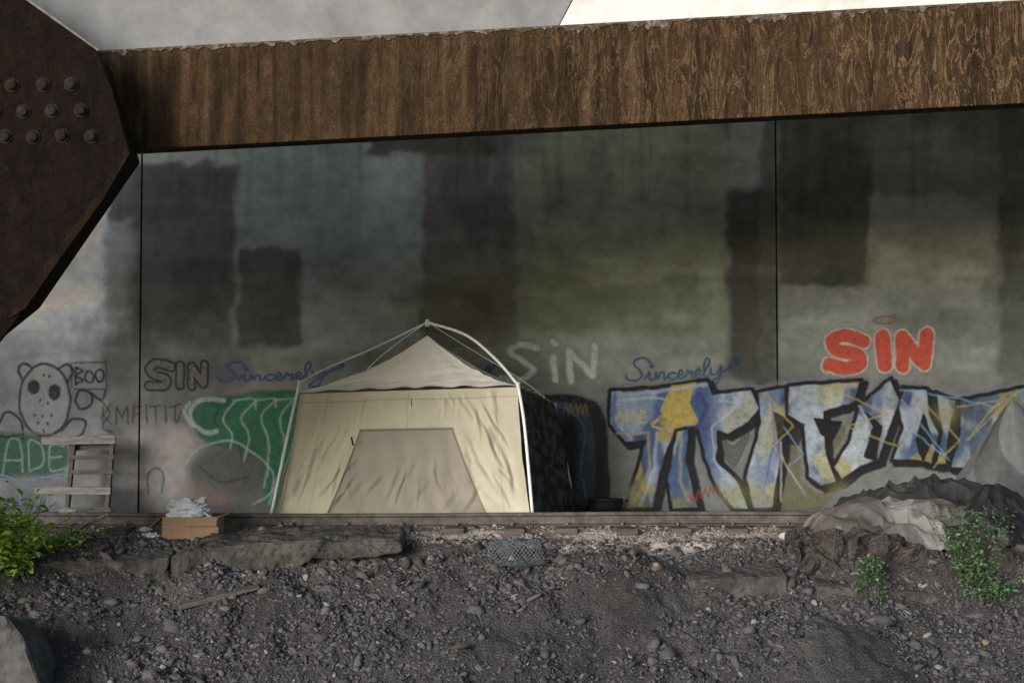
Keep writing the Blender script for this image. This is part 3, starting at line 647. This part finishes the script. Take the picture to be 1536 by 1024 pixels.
drape('crumpled_tarp.002',tx(1400,18.2),tx(1620,18.2),-2.3,-1.5,lambda U:.42+0*U,24,(70,70,71),amp=.6,dark=(36,35,37))
U,Vv=np.meshgrid(np.linspace(0,1,260),np.linspace(0,1,120),indexing='ij')
pk=W(1520,600,-.1); A=U*2*math.pi
rd=lambda a,b:(1-np.abs(2*vn(a,b)-1))
r=(.03+.82*Vv**.95)*(1+.11*(rd(np.cos(A)*3.5+9,np.sin(A)*3.5+Vv*.8)-.5)*2*Vv**.4+.05*np.sin(A*7+2*Vv)*Vv)
X=pk[0]+r*1.10*np.cos(A)+.06*Vv; Y=pk[1]+r*.75*np.sin(A); Z=pk[2]*(1-Vv**1.02)+.03*(fbm(X*5,Vv*6,3)-.5)
cc=np.zeros(X.shape+(3,)); cc[:]=S((98,101,103)); m=sst(fbm(np.cos(A)*1.5+9,np.sin(A)*1.5+Vv*2,3),.52,.55)[...,None]; cc=cc*(1-m)+S((72,74,76))*m
grid('tarp_shelter',np.stack([X,Y,Z],-1),M_tarp,cc)
a=W(1192,780,-1.9); lump('foam_block',(a[0],-1.9,float(hgt(np.array(a[0]),np.array(-1.9)))+.04),(.18,.1,.06),mat('foam',(.52,.49,.46),rough=.95,bump=.3),.4,3,seed=2)
# ---------------------------------------------------------------- black cooking pot
pt=empty('cooking_pot'); a=W(908,752,1.2)
pr=[(0,0),(.13,0),(.19,.03),(.215,.1),(.21,.165),(.225,.175),(.215,.18),(.2,.165),(.19,.06),(0,.03)]
n=40; V=[];F=[]
for r_,z_ in pr:
    for k in range(n): V.append((a[0]+r_*math.cos(2*math.pi*k/n),1.2+r_*math.sin(2*math.pi*k/n),z_+.03))
for i in range(len(pr)-1):
    for k in range(n): F.append([i*n+k,i*n+(k+1)%n,(i+1)*n+(k+1)%n,(i+1)*n+k])
mkp('bowl',V,F,M_black,pt,True)
for sgn in (-1,1): tube('handle',cr(np.array([(a[0]+sgn*.2,1.15,.17),(a[0]+sgn*.27,1.15,.18),(a[0]+sgn*.27,1.25,.18),(a[0]+sgn*.2,1.25,.17)]),6),.012,M_black,pt)
# ---------------------------------------------------------------- plank, stick, wire mesh
def onslope(px,py,guess=-3.0):
    ys_=np.linspace(-5.5,-1,900)
    for yy in ys_:
        p=W(px,py,yy)
        if p[2]<=hgt(np.array(p[0]),np.array(yy)): return p
    return W(px,py,guess)
def span(name,p1,p2,w,h,m,lift=.03):
    a=onslope(*p1)+[0,0,lift]; b=onslope(*p2)+[0,0,lift]; d=Vector(b-a)
    ob=box(name,(0,0,0),(d.length,w,h),m,None,bev=.006); ob.location=Vector((a+b)/2); ob.rotation_mode='QUATERNION'; ob.rotation_quaternion=d.to_track_quat('X','Z'); return ob
span('wooden_plank',(268,920),(388,888),.09,.05,M_wood,.06)
span('wooden_plank.001',(110,800),(160,776),.03,.03,M_woodp,.03)
a=onslope(738,850)+[0,0,.12]; b=onslope(808,848)+[0,0,.12]; ax=(b-a); Lm=np.linalg.norm(ax); ax/=Lm
e1=np.cross(ax,[0,0,1.]); e1/=np.linalg.norm(e1); e2=np.cross(e1,ax)
cu=bpy.data.curves.new('wire_netting','CURVE'); cu.dimensions='3D'; cu.bevel_depth=.0022
for sgn in (-1,1):
    for k in range(16):
        sp=cu.splines.new('POLY'); n=40; sp.points.add(n-1)
        for i in range(n):
            t=i/(n-1); th=sgn*t*math.pi*1.6+2*math.pi*k/16; rr=.14+.02*math.sin(th*3+t*9)
            p=a+ax*(Lm*t)+e1*rr*math.cos(th)*1.1+e2*rr*math.sin(th)*.9; sp.points[i].co=(*p,1)
wn=link(bpy.data.objects.new('wire_netting',cu)); cu.materials.append(M_wire)
# ---------------------------------------------------------------- plants
def plant(name,root,nst,spread,height,leaf,nl,cols,droop=0.0,seed=1,lean=(0,0)):
    r=np.random.default_rng(seed); e=empty(name); LV=[];LC=[];SV=[];SF=[]
    for s_ in range(nst):
        az=r.uniform(0,2*math.pi); k=r.uniform(.3,1); h=height*r.uniform(.5,1)
        p0=np.array(root)+[r.normal(0,spread*.22),r.normal(0,spread*.12),0]
        d=np.array([math.cos(az)*spread*k+lean[0],math.sin(az)*spread*k*.6+lean[1],0])
        pts=[]
        for t in np.linspace(0,1,9):
            pts.append(p0+d*t**1.2+np.array([0,0,h*t-droop*t*t])+r.normal(0,.01,3))
        pts=np.array(pts); sp=cr(pts,4); b=len(SV)
        for i in range(len(sp)):
            w_=.004*(1-.7*i/len(sp))
            for q in range(3): SV.append(sp[i]+w_*np.array([math.cos(q*2.09),math.sin(q*2.09),0]))
        for i in range(len(sp)-1):
            for q in range(3): SF.append([b+i*3+q,b+i*3+(q+1)%3,b+(i+1)*3+(q+1)%3,b+(i+1)*3+q])
        for j in range(nl):
            t=r.uniform(.15,1); p=sp[int(t*(len(sp)-1))]+r.normal(0,leaf*.7,3)
            dr=r.normal(0,1,3); dr[2]=dr[2]*.4-.05; dr[1]-=.2; dr/=np.linalg.norm(dr); sd=np.cross(dr,r.normal(0,.4,3)+[0,0,1]); sd/=np.linalg.norm(sd); up=np.cross(sd,dr)
            L_=leaf*r.uniform(.6,1.3); wd=L_*.3
            V6=[p,p+dr*L_*.35+sd*wd+up*wd*.35,p+dr*L_*.75+sd*wd*.6+up*wd*.1,p+dr*L_-up*wd*.3,p+dr*L_*.75-sd*wd*.6+up*wd*.1,p+dr*L_*.35-sd*wd+up*wd*.35]
            LV.append(V6); c_=S(cols[r.integers(len(cols))])*r.uniform(.7,1.25); LC.append([c_]*6)
    n=len(LV); F=[]
    for i in range(n): o=i*6; F+= [[o,o+1,o+2,o+3],[o,o+3,o+4,o+5]]
    mk('foliage',np.array(LV).reshape(-1,3),F,M_leaf,np.array(LC).reshape(-1,3),False,e)
    mkp('stems',SV,SF,M_stem,e)
gp=onslope
G1=[(172,208,92),(134,178,66),(198,222,116)]; G2=[(112,146,108),(86,122,84),(132,162,124)]
p=gp(20,862); plant('leafy_bush',p+[-.05,0,0],32,.54,.84,.095,24,G1,seed=3)
p=gp(-40,850); plant('leafy_bush.001',p,18,.4,.85,.09,26,G1,seed=4)
p=gp(90,825); plant('weed_plant',p,16,.46,.32,.06,16,G1,seed=5)
p=gp(1462,880); plant('leafy_shrub',p,28,.44,.85,.042,46,G2,seed=6)
p=gp(1490,905); plant('leafy_shrub.001',p,16,.30,.30,.042,46,G2,seed=8)
p=gp(1300,850); plant('trailing_weed',p+[0,-.16,.08],20,.22,.24,.034,50,G2,droop=.80,seed=7,lean=(-.02,-.30))
p=gp(1300,806); plant('trailing_weed.001',p,12,.16,.18,.03,30,G2,seed=9)
for i,(px,py,w_) in enumerate([(218,798,.07),(985,852,.04),(1478,968,.04),(100,770,.1)]):
    p=onslope(px,py); lump('litter' if i==0 else 'litter.%03d'%i,p+[0,0,.03],(w_,.04,.03),M_cloth if i in(0,3) else M_card,.7,6,n=20,seed=i*3)
# ---------------------------------------------------------------- bridge
br=empty('steel_bridge_girder')
BY=-5.0
def slab(name,pts,Y,dep,m,bev=.01,parent=br):
    P=W([p[0] for p in pts],[p[1] for p in pts],Y); n=len(P); V=list(P)+[q+np.array([0,dep,0]) for q in P]
    F=[list(range(n)),list(range(n,2*n))[::-1]]+[[i,i+n,(i+1)%n+n,(i+1)%n] for i in range(n)]
    return mkp(name,V,F,m,parent,bev=bev)
bl_=lambda x:225-(x-195)*.0522; tl_=lambda x:78-(x-150)*.0548
slab('web',[(-900,bl_(-900)),(2700,bl_(2700)),(2700,tl_(2700)),(-900,tl_(-900))],BY,.25,M_rust)
slab('upper_girder',[(-900,tl_(-900)-1),(838,tl_(838)-1),(905,-90),(960,-250),(-900,-180)],BY+.07,.3,M_upper)
slab('upper_girder_sunlit',[(839,tl_(839)-1),(2700,tl_(2700)-1),(2700,-300),(962,-250),(907,-90)],BY+.06,.3,M_upper2)  # right part of the same plate, its sunlit look painted in
xs_=np.linspace(120,1560,900); V=[];F=[]
for i,x in enumerate(xs_):
    yb=tl_(x)+1+11*max(0,fbm(x/11,3.3,4)-.47)*2*(1+.8*(x>800)); q0=W(x,tl_(x)-2,BY-.012); q1=W(x,yb,BY-.012)
    V+=[q0,q1,q0+[0,.07,0]]
for i in range(len(xs_)-1): o=i*3; F+=[[o,o+1,o+4,o+3],[o+2,o,o+3,o+5]]
mkp('peeling_paint_edge',V,F,M_peel,br)
gs=empty('steel_gusset_plate')
GY=-5.75
slab('plate',[(-500,-500),(-60,-60),(38,0),(147,76),(170,140),(194,228),(152,300),(90,385),(36,462),(18,488),(-20,535),(-500,900)],GY,.06,M_rustd,parent=gs,bev=.012)
slab('edge_flange',[(38,0),(147,77),(148,74),(42,-2),(-60,-67),(-64,-64)],GY-.02,.10,M_lip,parent=gs,bev=.001)
slab('strut',[(-500,-480),(-80,-60),(140,80),(187,228),(30,455),(-500,880)],GY+.064,.6,M_rusts,parent=gs)
slab('lower_edge_angle',[(196,228),(154,300),(92,385),(38,462),(14,478),(32,446),(140,300),(186,230)],GY-.02,.08,M_rusts,parent=gs,bev=.004)
for i,(x,y) in enumerate([(18,128),(65,128),(107,127),(35,168),(78,167),(122,166),(8,205),(50,206),(93,204),(137,205),(-28,128),(-8,168),(-36,205)]):
    p=W(x,y,GY); V=[];F=[]
    for j,(r_,d_) in enumerate([(.062,0),(.062,-.012),(.045,-.014),(.043,-.04),(.03,-.052),(0.001,-.055)]):
        for k in range(12): V.append(p+np.array([r_*math.cos(k*math.pi/6),d_,r_*math.sin(k*math.pi/6)]))
    for j in range(5):
        for k in range(12): F.append([j*12+k,j*12+(k+1)%12,(j+1)*12+(k+1)%12,(j+1)*12+k])
    mkp('bolt_%d'%i,V,F,M_rustb,gs)
dk=empty('bridge_deck')
box('slab',(4,-1.2,6.85),(27,8.0,.45),M_deck,dk)
for i in range(3): box('cross_beam_%d'%i,(4,-3.6+2.0*i,6.44),(27,.3,.36),M_rustd,dk)
pr_=empty('bridge_pier'); box('shaft',(-11.2,-4.6,1.5),(1.0,1.6,9),M_deck,pr_,bev=.05); box('cap',(-11.2,-4.6,6.3),(1.4,2.4,.8),M_deck,pr_,bev=.05)
pr2=empty('bridge_pier.001'); box('shaft',(13.0,-5.0,1.5),(1.0,1.2,8.8),M_deck,pr2,bev=.05); box('cap',(13,-4.6,5.6),(1.2,2,.5),M_deck,pr2,bev=.05)
# ---------------------------------------------------------------- light
td=Vector((.50,.84,-.20)).normalized(); ts=-td
el_=math.asin(ts.z); az=math.atan2(ts.x,ts.y)
sd_=bpy.data.lights.new('sun','SUN'); sd_.energy=3.2; sd_.angle=math.radians(24); sd_.color=(1,.985,.97)
so=link(bpy.data.objects.new('sun',sd_)); so.rotation_mode='QUATERNION'; so.rotation_quaternion=td.to_track_quat('-Z','Y'); so.location=(-20,-10,20)
w=bpy.data.worlds.new('World'); scene.world=w; w.use_nodes=True; N=w.node_tree.nodes; L=w.node_tree.links
sk=N.new('ShaderNodeTexSky'); sk.sky_type='NISHITA'; sk.sun_disc=False; sk.sun_elevation=el_; sk.sun_rotation=az
L.new(sk.outputs[0],N['Background'].inputs[0]); N['Background'].inputs[1].default_value=.15
scene.view_settings.view_transform='Standard'; scene.view_settings.look='None'; scene.view_settings.exposure=0
